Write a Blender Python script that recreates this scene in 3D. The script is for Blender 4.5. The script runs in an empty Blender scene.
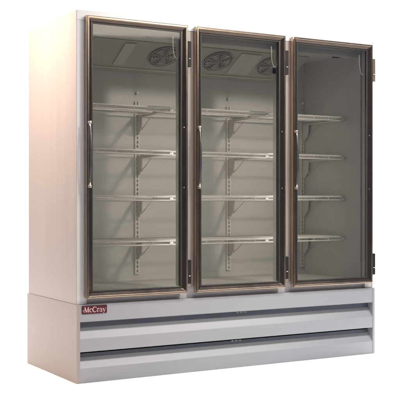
import bpy, bmesh, math, random
from mathutils import Vector, Matrix
random.seed(7)
R = math.radians
sc = bpy.context.scene
col = sc.collection

# ------------------------------------------------------------------ camera
cam_d = bpy.data.cameras.new("camera")
cam = bpy.data.objects.new("camera", cam_d)
col.objects.link(cam)
cam.location = (-1.9781, -4.7409, 0.9752)
cam.rotation_euler = (R(90.05), 0, R(-30.063))
cam_d.sensor_width = 36
cam_d.lens = 953.5 / 400 * 36
cam_d.clip_start = 0.05
cam_d.clip_end = 200
sc.camera = cam

# ------------------------------------------------------------------ dim room air as world
w = bpy.data.worlds.new("World")
sc.world = w
w.use_nodes = True
bg = w.node_tree.nodes["Background"]
bg.inputs[0].default_value = (0.060, 0.078, 0.125, 1)
bg.inputs[1].default_value = 1.0

# ------------------------------------------------------------------ studio lamps
def area(name, loc, target, sx, sy, power, color, spread=180):
    d = bpy.data.lights.new(name, 'AREA')
    d.shape = 'RECTANGLE'
    d.size = sx
    d.size_y = sy
    d.energy = power
    d.color = color
    d.spread = R(spread)
    o = bpy.data.objects.new(name, d)
    col.objects.link(o)
    o.location = loc
    o.rotation_euler = (Vector(target) - Vector(loc)).to_track_quat('-Z', 'Y').to_euler()
    return o

area("key_lamp", (1.75, -1.5, 3.15), (1.75, -0.1, 0.6), 4.2, 0.35, 62, (1.0, 0.955, 0.94), 130)
area("floor_fill", (1.0, -0.25, 3.6), (1.0, -0.30, 0), 2.6, 0.3, 5.0, (1.0, 0.97, 0.95), 50)  # added fill, keeps the floor pure white
area("front_softbox", (2.35, -4.0, 3.85), (1.1, 0.0, 1.6), 1.25, 2.5, 20, (1.0, 0.90, 0.78), 120)
sp_d = bpy.data.lights.new("front_spot", 'SPOT')
sp_d.energy = 350
sp_d.color = (1.0, 0.955, 0.90)
sp_d.spot_size = R(30)
sp_d.spot_blend = 0.55
sp_d.shadow_soft_size = 0.24
sp = bpy.data.objects.new("front_spot", sp_d)
col.objects.link(sp)
sp.location = (2.45, -3.9, 3.45)
sp.rotation_euler = (Vector((1.05, 0.0, 1.36)) - Vector(sp.location)).to_track_quat('-Z', 'Y').to_euler()
area("side_lamp", (-0.85, 0.42, 2.48), (-0.05, 0.40, 1.0), 0.45, 0.6, 42, (1.0, 0.77, 0.62), 150)
area("backdrop_fill", (1.6, 2.3, 4.6), (3.0, 4.6, 0.4), 7.0, 1.2, 280, (1, 1, 1))  # added fills, these three keep backdrop and floor pure white
area("backdrop_fill", (-1.6, 3.0, 4.2), (-0.4, 3.4, 0.0), 2.0, 1.0, 100, (1, .92, .84), 80)
area("backdrop_fill", (4.2, 0.8, 4.0), (3.6, 1.4, 0.0), 1.6, 1.6, 130, (1, 1, 1), 90)
# added unseen fill strips behind the door posts, to brighten the lower interior
for x in (0.6875, 1.3605):
    o = area("cabinet_fill", (x, 0.064, 0.98), (x, 0.66, 0.98), 0.94, 0.03, 0.78, (1.0, 0.96, 0.91), 170)
    o.rotation_euler = Matrix(((0, -1, 0), (0, 0, -1), (1, 0, 0))).to_euler()
vs = sc.view_settings
vs.view_transform = 'Standard'
vs.look = 'None'
vs.exposure = 0
vs.gamma = 1
vs.use_curve_mapping = False
sc.render.engine = 'CYCLES'
sc.cycles.max_bounces = 12
sc.cycles.diffuse_bounces = 6
sc.cycles.glossy_bounces = 4
sc.cycles.transparent_max_bounces = 16
sc.cycles.use_denoising = True
sc.cycles.sample_clamp_indirect = 6

# ------------------------------------------------------------------ materials
def new_mat(name):
    m = bpy.data.materials.new(name)
    m.use_nodes = True
    nt = m.node_tree
    b = nt.nodes["Principled BSDF"]
    return m, nt, b

def N(nt, t, **kw):
    n = nt.nodes.new(t)
    for k, v in kw.items():
        setattr(n, k, v)
    return n

def surf(name, c1, c2, rough=0.4, metal=0.0, scale=6.0, stretch=(1, 1, 1), bump=0.0, bscale=60.0, bstretch=(1, 1, 1), rvar=0.08, spec=0.5):
    """painted / metal surface: two close colours mixed by noise, uneven gloss, fine relief"""
    m, nt, b = new_mat(name)
    L = nt.links.new
    tc = N(nt, "ShaderNodeTexCoord")
    mp = N(nt, "ShaderNodeMapping")
    mp.inputs["Scale"].default_value = stretch
    L(tc.outputs["Object"], mp.inputs[0])
    no = N(nt, "ShaderNodeTexNoise")
    no.inputs["Scale"].default_value = scale
    no.inputs["Detail"].default_value = 6
    no.inputs["Roughness"].default_value = 0.6
    L(mp.outputs[0], no.inputs["Vector"])
    rp = N(nt, "ShaderNodeValToRGB")
    rp.color_ramp.elements[0].position = 0.3
    rp.color_ramp.elements[0].color = (*c1, 1)
    rp.color_ramp.elements[1].position = 0.7
    rp.color_ramp.elements[1].color = (*c2, 1)
    L(no.outputs[0], rp.inputs[0])
    L(rp.outputs[0], b.inputs["Base Color"])
    mr = N(nt, "ShaderNodeMapRange")
    lo, hi = max(0.03, rough - rvar), rough + rvar
    if rough > .27:
        lo = max(lo, .29)
    else:
        hi = min(hi, .26)
    mr.inputs[3].default_value = lo
    mr.inputs[4].default_value = hi
    L(no.outputs[0], mr.inputs[0])
    L(mr.outputs[0], b.inputs["Roughness"])
    b.inputs["Metallic"].default_value = metal
    b.inputs["Specular IOR Level"].default_value = spec
    if bump > 0:
        mp2 = N(nt, "ShaderNodeMapping")
        mp2.inputs["Scale"].default_value = bstretch
        L(tc.outputs["Object"], mp2.inputs[0])
        n2 = N(nt, "ShaderNodeTexNoise")
        n2.inputs["Scale"].default_value = bscale
        n2.inputs["Detail"].default_value = 3
        L(mp2.outputs[0], n2.inputs["Vector"])
        bp = N(nt, "ShaderNodeBump")
        bp.inputs["Strength"].default_value = bump
        bp.inputs["Distance"].default_value = 0.002
        L(n2.outputs[0], bp.inputs["Height"])
        L(bp.outputs[0], b.inputs["Normal"])
    return m

M = {}
M['base_enamel_shaded'] = surf("base_enamel_shaded", (.34, .298, .275), (.365, .32, .298), .42, scale=7, stretch=(3, 3, .12), bump=.12, bscale=9, bstretch=(3, 3, .6))  # same enamel, darkened for the light falling off low on the side
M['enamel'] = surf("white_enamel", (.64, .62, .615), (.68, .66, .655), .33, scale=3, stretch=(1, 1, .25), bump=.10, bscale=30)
M['side_enamel_warmed'] = surf("white_enamel_side_light", (.41, .37, .35), (.435, .395, .375), .42, scale=7, stretch=(3, 3, .12), bump=.12, bscale=9, bstretch=(3, 3, .6))  # same white enamel, with the warm side light tinted into the paint
M['grille_enamel_shaded'] = surf("grille_enamel_shaded", (.335, .338, .355), (.355, .358, .376), .32, scale=4, stretch=(.3, 1, 1), bump=.10, bscale=25, bstretch=(.5, 1, 1))  # same white enamel, dimmed and cooled for the front's weaker light
M['liner'] = surf("liner_metal", (.655, .645, .61), (.71, .70, .662), .45, scale=9, stretch=(.4, 1, 1.6), bump=.30, bscale=45, bstretch=(.25, 1, 2.2))
M['frame'] = surf("bronze_frame", (.40, .31, .225), (.48, .375, .28), .25, metal=1.0, scale=14, stretch=(1, 1, 1), bump=.05, bscale=120, rvar=.06)
M['bevel'] = surf("bronze_reflecting_dark", (.090, .069, .056), (.118, .090, .074), .18, metal=.8, scale=14, bump=.05, bscale=120, rvar=.06)  # same bronze as the frame, darkened to stand in for dark reflections
M['handle'] = surf("polished_bronze", (.62, .56, .49), (.70, .64, .57), .24, metal=1.0, scale=30)
M['aluminium'] = surf("satin_aluminium", (.74, .73, .69), (.80, .79, .75), .30, metal=1.0, scale=20, stretch=(1, 1, .2))
M['mullion'] = surf("mullion_shaded", (.31, .255, .23), (.355, .30, .27), .38, scale=5, stretch=(1, 1, .3))  # shade between the doors is put into this darker tone
M['rubber'] = surf("black_rubber", (.030, .026, .023), (.042, .037, .033), .50, scale=20)
M['plastic'] = surf("black_plastic", (.012, .011, .010), (.022, .020, .018), .6, scale=20, bump=.1, bscale=150, spec=.25)
M['hinge_lit'] = surf("lit_hinge_tan", (.10, .076, .060), (.13, .10, .08), .4, scale=20)  # light caught by one black hinge, put into a paler tone
M['chrome'] = surf("bright_metal", (.55, .51, .46), (.64, .60, .55), .38, metal=1.0, scale=30)
M['wire'] = surf("coated_wire", (.84, .82, .77), (.88, .86, .81), .36, scale=30, stretch=(1, 1, 1))
M['bracket'] = surf("grey_bracket", (.68, .655, .61), (.73, .70, .655), .42, scale=12)
M['housing'] = surf("grey_housing", (.50, .48, .44), (.56, .54, .495), .5, scale=14, bump=.15, bscale=40)
M['fan'] = surf("dark_fan", (.27, .26, .24), (.32, .31, .285), .5, scale=14)
M['panel'] = surf("pale_panel", (.62, .62, .56), (.68, .68, .61), .45, scale=16)
M['flange_shade'] = surf("shaded_flange", (.075, .085, .11), (.105, .118, .145), .45, scale=12, stretch=(.4, 1, 1), metal=.2)  # white enamel in shade: the blue-grey is painted shadow
M['cavity_shade'] = surf("painted_cavity_shade", (.010, .012, .016), (.02, .022, .028), .6, scale=10)  # near-black stands in for the shade inside the base
M['plate'] = surf("maroon_plate", (.062, .005, .011), (.080, .007, .016), .35, scale=30, bump=.05, bscale=80)
M['letter'] = surf("pale_letter", (.55, .36, .36), (.66, .46, .45), .4, scale=60)
M['cord'] = surf("pale_cord", (.70, .66, .58), (.78, .74, .66), .45, scale=40)
M['sweep'] = surf("white_sweep", (.90, .90, .90), (.92, .92, .92), .8, scale=2, bump=.02, bscale=200, spec=.1)

def glass_mat():
    m = bpy.data.materials.new("door_glass")
    m.use_nodes = True
    nt = m.node_tree
    nt.nodes.clear()
    L = nt.links.new
    out = N(nt, "ShaderNodeOutputMaterial")
    tr = N(nt, "ShaderNodeBsdfTransparent")
    tr.inputs[0].default_value = (.95, .942, .925, 1)
    gl = N(nt, "ShaderNodeBsdfGlossy")
    gl.inputs[0].default_value = (1, 1, 1, 1)
    tc = N(nt, "ShaderNodeTexCoord")
    no = N(nt, "ShaderNodeTexNoise")
    no.inputs["Scale"].default_value = 3.0
    no.inputs["Detail"].default_value = 5
    L(tc.outputs["Object"], no.inputs["Vector"])
    mr = N(nt, "ShaderNodeMapRange")
    mr.inputs[3].default_value = .015
    mr.inputs[4].default_value = .07
    L(no.outputs[0], mr.inputs[0])
    L(mr.outputs[0], gl.inputs["Roughness"])
    bp = N(nt, "ShaderNodeBump")
    bp.inputs["Strength"].default_value = .03
    bp.inputs["Distance"].default_value = .01
    L(no.outputs[0], bp.inputs["Height"])
    L(bp.outputs[0], gl.inputs["Normal"])
    fr = N(nt, "ShaderNodeFresnel")
    fr.inputs[0].default_value = 1.5
    mx = N(nt, "ShaderNodeMixShader")
    L(fr.outputs[0], mx.inputs[0])
    L(tr.outputs[0], mx.inputs[1])
    L(gl.outputs[0], mx.inputs[2])
    L(mx.outputs[0], out.inputs[0])
    return m
M['glass'] = glass_mat()

# ------------------------------------------------------------------ mesh helpers
class MB:
    """collects shapes and links them as one mesh object"""
    def __init__(self):
        self.bm = bmesh.new()

    def box(self, x0, x1, y0, y1, z0, z1, bev=0.0):
        t = bmesh.new()
        bmesh.ops.create_cube(t, size=1)
        for v in t.verts:
            v.co = Vector((x0 + (v.co.x + .5) * (x1 - x0), y0 + (v.co.y + .5) * (y1 - y0), z0 + (v.co.z + .5) * (z1 - z0)))
        if bev > 0:
            bmesh.ops.bevel(t, geom=t.edges[:], offset=bev, segments=2, affect='EDGES', profile=.6)
        self.add(t)
        return self

    def add(self, t):
        me = bpy.data.meshes.new("t")
        t.to_mesh(me)
        t.free()
        self.bm.from_mesh(me)
        bpy.data.meshes.remove(me)

    def rod(self, pts, r, seg=8, closed=False):
        pts = [Vector(p) for p in pts]
        n = len(pts)
        rings = []
        up0 = None
        for i, p in enumerate(pts):
            if closed:
                d = (pts[(i + 1) % n] - pts[i - 1]).normalized()
            else:
                d = (pts[min(i + 1, n - 1)] - pts[max(i - 1, 0)]).normalized()
            if up0 is None:
                up0 = Vector((0, 0, 1)) if abs(d.z) < .9 else Vector((0, 1, 0))
            a = d.cross(up0)
            if a.length < 1e-4:
                a = d.cross(Vector((1, 0, 0)))
            a.normalize()
            b = a.cross(d).normalized()
            up0 = b
            rings.append([self.bm.verts.new(p + r * (math.cos(2 * math.pi * k / seg) * a + math.sin(2 * math.pi * k / seg) * b)) for k in range(seg)])
        m = n if closed else n - 1
        for i in range(m):
            A, B = rings[i], rings[(i + 1) % n]
            for k in range(seg):
                f = self.bm.faces.new((A[k], A[(k + 1) % seg], B[(k + 1) % seg], B[k]))
                f.smooth = True
        if not closed:
            self.bm.faces.new(rings[0][::-1])
            self.bm.faces.new(rings[-1])
        return self

    def prism(self, prof, x0, x1):
        """closed outline in (y, z) extruded along x"""
        A = [self.bm.verts.new((x0, y, z)) for y, z in prof]
        B = [self.bm.verts.new((x1, y, z)) for y, z in prof]
        n = len(prof)
        for i in range(n):
            self.bm.faces.new((A[i], A[(i + 1) % n], B[(i + 1) % n], B[i]))
        self.bm.faces.new(A[::-1])
        self.bm.faces.new(B)
        return self

    def prism_y(self, prof, y0, y1):
        """closed outline in (x, z) extruded along y"""
        A = [self.bm.verts.new((x, y0, z)) for x, z in prof]
        B = [self.bm.verts.new((x, y1, z)) for x, z in prof]
        n = len(prof)
        for i in range(n):
            self.bm.faces.new((A[i], A[(i + 1) % n], B[(i + 1) % n], B[i]))
        self.bm.faces.new(A[::-1])
        self.bm.faces.new(B)
        return self

    def prism_x(self, prof, x0, x1):
        return self.prism(prof, x0, x1)

    def ring(self, x0, x1, z0, z1, prof):
        """mitred rectangular frame; prof = closed outline of (inset, y)"""
        loops = []
        for u, y in prof:
            loops.append([self.bm.verts.new(c) for c in ((x0 + u, y, z0 + u), (x1 - u, y, z0 + u), (x1 - u, y, z1 - u), (x0 + u, y, z1 - u))])
        n = len(prof)
        for i in range(n):
            A, B = loops[i], loops[(i + 1) % n]
            for k in range(4):
                self.bm.faces.new((A[k], A[(k + 1) % 4], B[(k + 1) % 4], B[k]))
        return self

    def build(self, name, mat, parent=None, loc=None):
        bmesh.ops.recalc_face_normals(self.bm, faces=self.bm.faces[:])
        me = bpy.data.meshes.new(name)
        if loc is not None:
            bmesh.ops.translate(self.bm, verts=self.bm.verts[:], vec=-Vector(loc))
        self.bm.to_mesh(me)
        self.bm.free()
        me.materials.append(mat)
        o = bpy.data.objects.new(name, me)
        col.objects.link(o)
        if loc is not None:
            o.location = loc
        if parent is not None:
            o.parent = parent
        return o

def copy_tree(o, parent, offset):
    """a part and its sub-parts, moved by offset"""
    c = o.copy()
    col.objects.link(c)
    c.parent = parent
    c.location = o.location + Vector(offset)
    for ch in list(o.children):
        d = ch.copy()
        col.objects.link(d)
        d.parent = c
    return c

# ------------------------------------------------------------------ white sweep: floor curving up into a backdrop
def sweep():
    bm = bmesh.new()
    prof = [(-9, 0), (-4, 0), (0, 0), (2, 0), (4.0, 0)]
    cx, rad = 4.0, 1.6
    for k in range(1, 13):
        a = k / 12 * math.pi / 2
        prof.append((cx + rad * math.sin(a), rad - rad * math.cos(a)))
    prof += [(cx + rad, 3.5), (cx + rad, 6.5)]
    yaw = R(-30.063)
    rot = Matrix.Rotation(yaw, 4, 'Z')
    rows = []
    for u, z in prof:
        rows.append([bm.verts.new(rot @ Vector((x, u, z)) + Vector((.6, 0, 0))) for x in (-10, -5, 0, 5, 10)])
    for i in range(len(rows) - 1):
        for k in range(4):
            f = bm.faces.new((rows[i][k], rows[i][k + 1], rows[i + 1][k + 1], rows[i + 1][k]))
            f.smooth = True
    me = bpy.data.meshes.new("backdrop")
    bm.to_mesh(me)
    bm.free()
    me.materials.append(M['sweep'])
    o = bpy.data.objects.new("backdrop", me)
    col.objects.link(o)
    o['kind'] = 'structure'
    o['label'] = 'seamless white floor sweeping up into a white backdrop'
    return o
sweep()

# ------------------------------------------------------------------ refrigerator
W, D, H = 2.042, 0.731, 2.0
SEAM = 0.420                      # top of the louvred base
ZB, ZT = 0.453, 1.967             # door bottom and top
DOOR_X = [0.046, 0.719, 1.394]
DW = 0.617

fridge = bpy.data.objects.new("refrigerator", None)
col.objects.link(fridge)
fridge['label'] = 'white three-door glass-front upright refrigerator with empty wire shelves and louvred base'
fridge['category'] = 'refrigerator'

def part(mb, name, mat, parent=fridge, loc=None):
    return mb.build(name, M[mat], parent, loc)

# outer shell
part(MB().box(0, .004, -.0036, D, SEAM + .001, H - .0045, .001), 'side_panel', 'side_enamel_warmed')
part(MB().box(W - .004, W, -.0036, D, SEAM + .001, H - .0045, .001), 'side_panel', 'side_enamel_warmed')
part(MB().box(.0015, W - .0015, .029, D, H - .004, H - .001, .001), 'top_panel', 'bracket')
part(MB().box(.031, W - .031, D - .02, D - .001, SEAM + .001, H - .007, .002), 'back_panel', 'enamel')
# front face: header above the doors, sill under them, a stile at each end
part(MB().box(.0043, W - .0043, -.003, .028, 1.945, H - .001, .001), 'header_panel', 'enamel')
part(MB().box(.0605, W - .0405, .024, .045, SEAM - .003, .4855, .0005), 'sill_panel', 'enamel')
part(MB().box(.0043, .060, -.0015, .028, SEAM + .001, 1.9448, .0005), 'stile', 'enamel')
part(MB().box(W - .060, W - .0043, -.0015, .028, SEAM + .001, 1.9448, .0005), 'stile', 'enamel')
for a in (0, 1):
    xm = (DOOR_X[a] + DW + DOOR_X[a + 1]) / 2
    part(MB().box(xm - .045, xm + .045, -.0005, .022, .4858, 1.9447, .0006), 'mullion', 'mullion')
    part(MB().box(xm - .0535, xm + .0535, .0225, .056, .49, 1.943, .001), 'mullion_jamb', 'aluminium')  # jamb of the mullion, made metallic to mirror the bright back wall

# inner liner: back, ends, floor, ceiling (open at the front)
LX0, LX1, LY0, LY1, LZ0, LZ1 = .062, 1.985, .032, .660, .476, 1.930
def liner():
    b = MB()
    t = .012
    b.box(LX0, LX1, LY1, LY1 + t, LZ0, LZ1)
    b.box(LX0 - t, LX0, LY0 + .016, LY1 + t, LZ0 - t, LZ1 + t)
    b.box(LX1, LX1 + t, LY0 + .016, LY1 + t, LZ0 - t, LZ1 + t)
    b.box(LX0, LX1, LY0 + .016, LY1 + t, LZ0 - t, LZ0)
    b.box(LX0, LX1, LY0, LY1 + t, LZ1, LZ1 + t)
    # coved edge at the foot of the back wall and pressed ribs on the floor
    b.prism([(LY1 - .03, LZ0 + .0005), (LY1 - .0005, LZ0 + .03), (LY1 - .0005, LZ0 + .0005)], LX0 + .002, LX1 - .002)
    return part(b, 'interior_liner', 'liner')
liner()
# soffit strip behind the header (dark band inside the top of the glass)
part(MB().box(LX0 + .002, LX1 - .002, .062, .10, 1.895, 1.9295, .003), 'soffit_strip', 'liner')

# evaporator housing: sloped face in the upper rear corner
def evaporator():
    y0, z0, y1, z1 = .36, 1.925, .60, 1.795
    b = MB()
    b.prism([(y0, z0), (y1, z1), (LY1 - .002, z1 - .012), (LY1 - .002, LZ1 - .002), (y0, LZ1 - .002)], .22, 1.81)
    h = part(b, 'evaporator_housing', 'housing')
    dy, dz = (y1 - y0), (z1 - z0)
    Ls = math.hypot(dy, dz)
    ey, ez = dy / Ls, dz / Ls             # down the slope
    ny, nz = -abs(ez), -abs(ey)           # outward: to the front and down
    def sp(s, n):                          # s along the slope, n off the slope
        return (y0 + ey * s + ny * n, z0 + ez * s + nz * n)
    def plate(xa, xb, sa, sb, n0, n1, name, mat):
        b = MB()
        b.prism([sp(sa, n0), sp(sb, n0), sp(sb, n1), sp(sa, n1)], xa, xb)
        return part(b, name, mat, h)
    for xa, xb in ((.475, .545), (1.290, 1.450)):
        plate(xa, xb, .02, .235, .001, .007, 'blank_panel', 'panel')
    for xf in (.775, 1.165, 1.575):
        c = .118
        rr = .098
        b = MB()
        for q in (1.0, .82, .62, .42, .22):
            pts = []
            for k in range(28):
                a = 2 * math.pi * k / 28
                y, z = sp(c + rr * q * math.sin(a), .010)
                pts.append((xf + rr * q * math.cos(a), y, z))
            b.rod(pts, .0028, 6, True)
        for k in range(4):
            a = math.pi * k / 4 + .3
            p = [sp(c + sg * rr * math.sin(a), .013) for sg in (-1, 1)]
            b.rod([(xf - rr * math.cos(a), *p[0]), (xf + rr * math.cos(a), *p[1])], .0028, 6)
        part(b, 'fan_guard', 'housing', h)
        b = MB()
        n = 40
        poly = []
        for k in range(n):
            a = 2 * math.pi * k / n
            poly.append((xf + rr * .98 * math.cos(a), c + rr * .98 * math.sin(a)))
        A = [b.bm.verts.new((x, *sp(s, .0015))) for x, s in poly]
        B = [b.bm.verts.new((x, *sp(s, .0040))) for x, s in poly]
        for k in range(n):
            b.bm.faces.new((A[k], A[(k + 1) % n], B[(k + 1) % n], B[k]))
        b.bm.faces.new(A)
        b.bm.faces.new(B)
        part(b, 'fan_opening', 'fan', h)
        b = MB()
        for k in range(5):
            a0 = 2 * math.pi * k / 5
            q = []
            for (ra, da, nn) in ((.2, -.25, .0045), (.2, .25, .0075), (.88, .42, .0085), (.88, -.20, .0045)):
                y, z = sp(c + rr * ra * math.sin(a0 + da), nn)
                q.append(b.bm.verts.new((xf + rr * ra * math.cos(a0 + da), y, z)))
            b.bm.faces.new(q)
        part(b, 'fan_blade_set', 'bracket', h)
    # drip lip and screws along the lower edge
    plate(.222, 1.808, .262, .272, -.002, .006, 'drip_lip', 'panel')
evaporator()

# wire shelves on brackets and slotted uprights
STD_X = [.082, .685, 1.362, 1.966]
SHELF_Z = [1.522, 1.266, 1.001, 0.741]
YF, YB = .195, .615
random.seed(3)
def upright(x):
    b = MB()
    b.box(x - .015, x - .006, LY1 - .014, LY1 - .001, .515, 1.60)
    b.box(x + .006, x + .015, LY1 - .014, LY1 - .001, .515, 1.60)
    z = .515
    while z < 1.59:
        b.box(x - .0055, x + .0055, LY1 - .013, LY1 - .002, z, z + .010)
        z += .027
    o = part(b, 'slotted_upright', 'wire')
    d = MB()
    d.box(x - .0058, x + .0058, LY1 - .005, LY1 - .0035, .516, 1.599)
    part(d, 'slot_backing', 'housing', o)
    s = MB()
    s.rod([(x, LY1 - .020, 1.655), (x, LY1 - .001, 1.655)], .008, 12)
    part(s, 'screw_cap', 'wire', o)
for x in STD_X:
    upright(x)

def bracket(x, z):
    b = MB()
    t = .0035
    zt = z - .012
    # tapered pressed plate with a hook edge at the upright
    b.prism([(LY1 - .015, zt), (LY1 - .015, zt - .118), (LY1 - .040, zt - .118), (LY1 - .078, zt - .075), (LY1 - .084, zt - .013), (YF + .03, zt - .007), (YF + .01, zt)], x - t, x + t)
    b.rod([(x, LY1 - .070, zt - .095), (x, LY1 - .205, zt - .018)], .0028, 6)
    o = part(b, 'shelf_bracket', 'bracket')
    e = MB()
    e.rod([(x - .012, YF + .004, zt - .001), (x + .012, YF + .004, zt - .001)], .0075, 10)
    part(e, 'end_clip', 'wire', o)
for x in STD_X:
    for z in SHELF_Z:
        bracket(x, z)

def shelf(x0, x1, z):
    b = MB()
    r1, r2 = .0052, .0023
    for y in (YF, YB):
        b.rod([(x0, y, z), (x1, y, z)], r1, 8)
    b.rod([(x0, YF + .001, z - .021), (x1, YF + .001, z - .021)], .0042, 8)
    for x in (x0, x1):
        b.rod([(x, YF, z), (x, YB, z)], r1, 8)
        b.rod([(x, YF, z - .021), (x, YB, z - .012)], .0036, 8)
    b.rod([(x0, (YF + YB) / 2, z - .0065), (x1, (YF + YB) / 2, z - .0065)], r1, 8)
    n = int((x1 - x0) / .0165)
    for k in range(1, n):
        x = x0 + (x1 - x0) * k / n
        dz = random.uniform(-.0006, .0006)
        b.rod([(x, YF - .002, z + .004 + dz), (x, YB, z + .004 + dz)], r2, 5)
        if k % 7 == 0:
            b.rod([(x, YF, z - .021), (x, YF, z)], r2, 6)
    part(b, 'wire_shelf', 'wire')
for z in SHELF_Z:
    for k in range(3):
        shelf(STD_X[k] + .008, STD_X[k + 1] - .008, z + random.uniform(-.002, .002))

# ------------------------------------------------------------------ doors
def door():
    x0, x1 = 0, DW
    b = MB()
    b.ring(x0, x1, ZB, ZT, [(.002, -.008), (0, -.010), (0, -.040), (.0015, -.0435), (.005, -.045), (.011, -.045), (.0135, -.043), (.0135, -.008)])
    d = b.build('door', M['frame'], fridge, loc=(0, 0, 0))
    b = MB()
    b.ring(x0, x1, ZB, ZT, [(.0137, -.009), (.0137, -.0415), (.016, -.0415), (.029, -.031), (.034, -.0305), (.0365, -.028), (.0365, -.009)])
    part(b, 'inner_bevel', 'bevel', d)
    b = MB()
    b.ring(x0, x1, ZB, ZT, [(.034, -.027), (.034, -.0305), (.0395, -.0300), (.0405, -.027)])
    part(b, 'glazing_seal', 'rubber', d)
    b = MB()
    b.ring(x0, x1, ZB, ZT, [(.006, -.0078), (.006, -.0022), (.030, -.0022), (.030, -.0078)])
    part(b, 'gasket', 'rubber', d)
    part(MB().box(x0 + .0367, x1 - .0367, -.0265, -.0215, ZB + .0367, ZT - .0367), 'glass_pane', 'glass', d)
    # pull handle on the left stile: bowed bar on two posts
    hx, za, zb = .010, 1.052, 1.392
    b = MB()
    pts = [(hx, -.060 - .016 * math.sin(math.pi * k / 14), za + (zb - za) * k / 14) for k in range(15)]
    b.rod(pts, .0050, 10)
    part(b, 'handle', 'handle', d)
    for z in (za, zb):
        c = MB()
        c.rod([(hx, -.040, z), (hx, -.066, z)], .0072, 12)
        c.box(hx - .007, hx + .008, -.0665, -.058, z - .008, z + .008, .003)
        part(c, 'handle_post', 'chrome', d)
    # hinges on the right edge, above and below
    for z0, z1, cov in ((1.735, 1.880, 'plastic'), (.505, .640, 'plastic')):
        b = MB()
        b.box(x1 + .001, x1 + .024, -.040, -.006, z0, z1, .003)
        part(b, 'hinge', cov, d)
        c = MB()
        c.rod([(x1 + .006, -.0405, z0 + .045), (x1 + .019, -.0405, z0 + .045)], .003, 8)
        part(c, 'hinge_pin', 'chrome', d)
    for z in (1.050, 1.390):
        c = MB()
        c.rod([(x1 - .022, -.0385, z), (x1 - .022, -.034, z)], .0036, 10)
        part(c, 'screw', 'chrome', d)
    return d

first = door()
for k in (1, 2):
    last = copy_tree(first, fridge, (DOOR_X[k], 0, 0))
first.location.x += DOOR_X[0]
# the right-hand door's top hinge catches light; that is painted on as tan
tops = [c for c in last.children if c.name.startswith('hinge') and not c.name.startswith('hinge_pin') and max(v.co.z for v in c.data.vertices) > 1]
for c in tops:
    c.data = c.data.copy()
    c.data.materials[0] = M['hinge_lit']
    c['label'] = 'top hinge with caught light painted tan, on the right edge of the right-hand door'

# hold-open cord looped behind the upper right of each glass
for dx in DOOR_X:
    b = MB()
    xr = dx + DW - .027
    pts = []
    for k in range(17):
        t = k / 16
        a = math.pi * t
        x = xr - .022 + .022 * math.cos(a)
        z = 1.905 - .125 * math.sin(a) ** .55
        pts.append((x, -.006 + .012 * t, z))
    b.rod(pts, .0026, 8)
    part(b, 'retaining_cord', 'cord')
# small door switch on the second mullion and fittings in the roof of the right bay
part(MB().box(1.3015, 1.3080, .030, .046, 1.745, 1.780, .002), 'door_switch', 'plastic')
part(MB().box(1.835, 1.885, .12, .15, 1.897, 1.9295, .003), 'light_socket', 'plastic')
part(MB().box(1.48, 1.62, .12, .145, 1.905, 1.9295, .003), 'light_socket', 'fan')

# ------------------------------------------------------------------ louvred base
E0 = -.018
def base():
    # ends: the lower edge runs up slightly toward the back
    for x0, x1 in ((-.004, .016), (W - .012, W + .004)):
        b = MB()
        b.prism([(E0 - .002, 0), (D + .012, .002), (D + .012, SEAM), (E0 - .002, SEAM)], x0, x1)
        part(b, 'base_side_panel', 'base_enamel_shaded' if x0 < 1 else 'grille_enamel_shaded')
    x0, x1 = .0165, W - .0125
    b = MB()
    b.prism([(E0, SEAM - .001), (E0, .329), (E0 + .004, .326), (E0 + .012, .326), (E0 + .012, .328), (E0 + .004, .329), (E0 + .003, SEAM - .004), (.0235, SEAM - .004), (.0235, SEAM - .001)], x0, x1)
    part(b, 'grille_panel', 'grille_enamel_shaded')
    for zb, zf, zs, zt in ((.166, .236, .292, .322), (.0005, .078, .132, .152)):
        t = .002
        yo, yi = E0, E0 + .043
        prof = [(yo, zb + .002), (yo, zf), (yo + .0015, zf + .003), (yi, zs), (yi + .003, zs - .001), (yo + .004, zf + .0005), (yo + .003, zf - .001), (yo + .003, zb + .002), (yo + .012, zb + .002), (yo + .012, zb), (yo + .001, zb)]
        bb = MB()
        bb.prism(prof, x0, x1)
        sl = part(bb, 'louver_slat', 'grille_enamel_shaded')
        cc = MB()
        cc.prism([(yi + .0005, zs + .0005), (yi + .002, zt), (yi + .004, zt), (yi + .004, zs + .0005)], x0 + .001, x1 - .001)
        part(cc, 'rear_flange', 'flange_shade', sl)
    part(MB().box(x0, x1, .052, .066, .006, SEAM - .006), 'cavity_shade_panel', 'cavity_shade')  # dark sheet painted as the shade behind the louvre gaps
    # small pale catches seen in the louvre gaps
    for x, z in ((1.02, .314), (.985, .1500)):
        c = MB()
        for k in range(3):
            c.box(x + k * .026, x + k * .026 + .014, .008, .0155, z, z + .007, .001)
        part(c, 'spring_catch', 'fan')
base()

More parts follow.
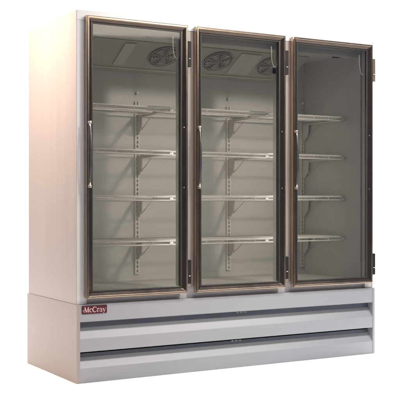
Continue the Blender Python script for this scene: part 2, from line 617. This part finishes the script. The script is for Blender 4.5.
# ------------------------------------------------------------------ maker's plate with lettering
def nameplate():
    xa, xb, za, zb = .026, .172, .369, .413
    y1 = E0 - .0002
    r = .004
    prof = []
    for cx, cz, a0 in ((xb - r, zb - r, 0), (xa + r, zb - r, 90), (xa + r, za + r, 180), (xb - r, za + r, 270)):
        for k in range(5):
            a = R(a0 + k * 22.5)
            prof.append((cx + r * math.cos(a), cz + r * math.sin(a)))
    b = MB()
    b.prism_y(prof, y1 - .003, y1)
    p = part(b, 'nameplate', 'plate')
    yt = y1 - .0031
    b = MB()
    cnt = [0]
    def stroke(pts, ws):
        """ribbon through points with a width at each"""
        cnt[0] += 1
        dy = .00004 * cnt[0]
        n = len(pts)
        if not isinstance(ws, (list, tuple)):
            ws = [ws] * n
        Lf, Rt = [], []
        for i in range(n):
            a = Vector(pts[max(i - 1, 0)])
            c = Vector(pts[min(i + 1, n - 1)])
            d = (c - a).normalized()
            nn = Vector((-d.y, d.x))
            q = Vector(pts[i])
            Lf.append(q + nn * ws[i] / 2)
            Rt.append(q - nn * ws[i] / 2)
        for i in range(n - 1):
            b.prism_y([tuple(Lf[i]), tuple(Lf[i + 1]), tuple(Rt[i + 1]), tuple(Rt[i])], yt - .0008 - dy, yt - dy)
    S = .0285                                     # capital height
    def put(ox, oz, k, strokes):
        for pts, ws in strokes:
            ws = [q * k for q in ws] if isinstance(ws, (list, tuple)) else ws * k
            stroke([(ox + k * x, oz + k * z) for x, z in pts], ws)
    def arc(cx, cz, rx, rz, a0, a1, n=14):
        return [(cx + rx * math.cos(R(a0 + (a1 - a0) * i / n)), cz + rz * math.sin(R(a0 + (a1 - a0) * i / n))) for i in range(n + 1)]
    def mod(n, lo, hi):
        return [lo + (hi - lo) * math.sin(math.pi * i / n) for i in range(n + 1)]
    oz = .3775
    # M with a swash and serifs
    Mg = [([(.16, 0), (.20, .98)], .075), ([(.04, .02), (.28, .02)], .05), ([(.08, .97), (.26, .97)], .05),
          ([(.20, .98), (.54, .04)], .20), ([(.54, .04), (.86, .98)], .07), ([(.88, .0), (.88, .98)], .20),
          ([(.72, .02), (1.04, .02)], .05), ([(.86, .97), (1.04, .97)], .05),
          (arc(.02, .30, .16, .17, 60, 300, 12), mod(12, .03, .085))]
    put(.037, oz, S, Mg)
    cs = [(arc(.36, .36, .28, .33, 40, 320), mod(14, .05, .17)), ([(.52, .60), (.60, .50)], .14)]
    put(.0685, oz, S, [(p_, w_) for p_, w_ in cs])
    Cg = [(arc(.46, .50, .40, .47, 42, 318, 16), mod(16, .05, .20)), ([(.76, .97), (.78, .66)], .06), ([(.78, .30), (.80, .14)], .05)]
    put(.0870, oz, S, Cg)
    rg = [([(.16, 0), (.16, .68)], .17), ([(.02, .02), (.34, .02)], .05), ([(.03, .66), (.18, .66)], .05), (arc(.40, .42, .22, .24, 165, 50, 8), mod(8, .06, .14))]
    put(.1120, oz, S, rg)
    ag = [(arc(.28, .20, .21, .19, 0, 360, 16), .09), ([(.50, .0), (.50, .52)], .15), (arc(.30, .50, .21, .18, 10, 165, 8), mod(8, .05, .11)), ([(.48, .02), (.62, .03)], .06)]
    put(.1265, oz, S, ag)
    yg = [([(.10, .66), (.34, .04)], .16), ([(.58, .66), (.30, -.10), (.18, -.24), (.06, -.22)], [.06, .07, .09, .10]), ([(.0, .66), (.24, .66)], .05), ([(.46, .66), (.70, .66)], .05)]
    put(.1458, oz, S, yg)
    part(b, 'lettering', 'letter', p)
nameplate()

bpy.context.view_layer.update()
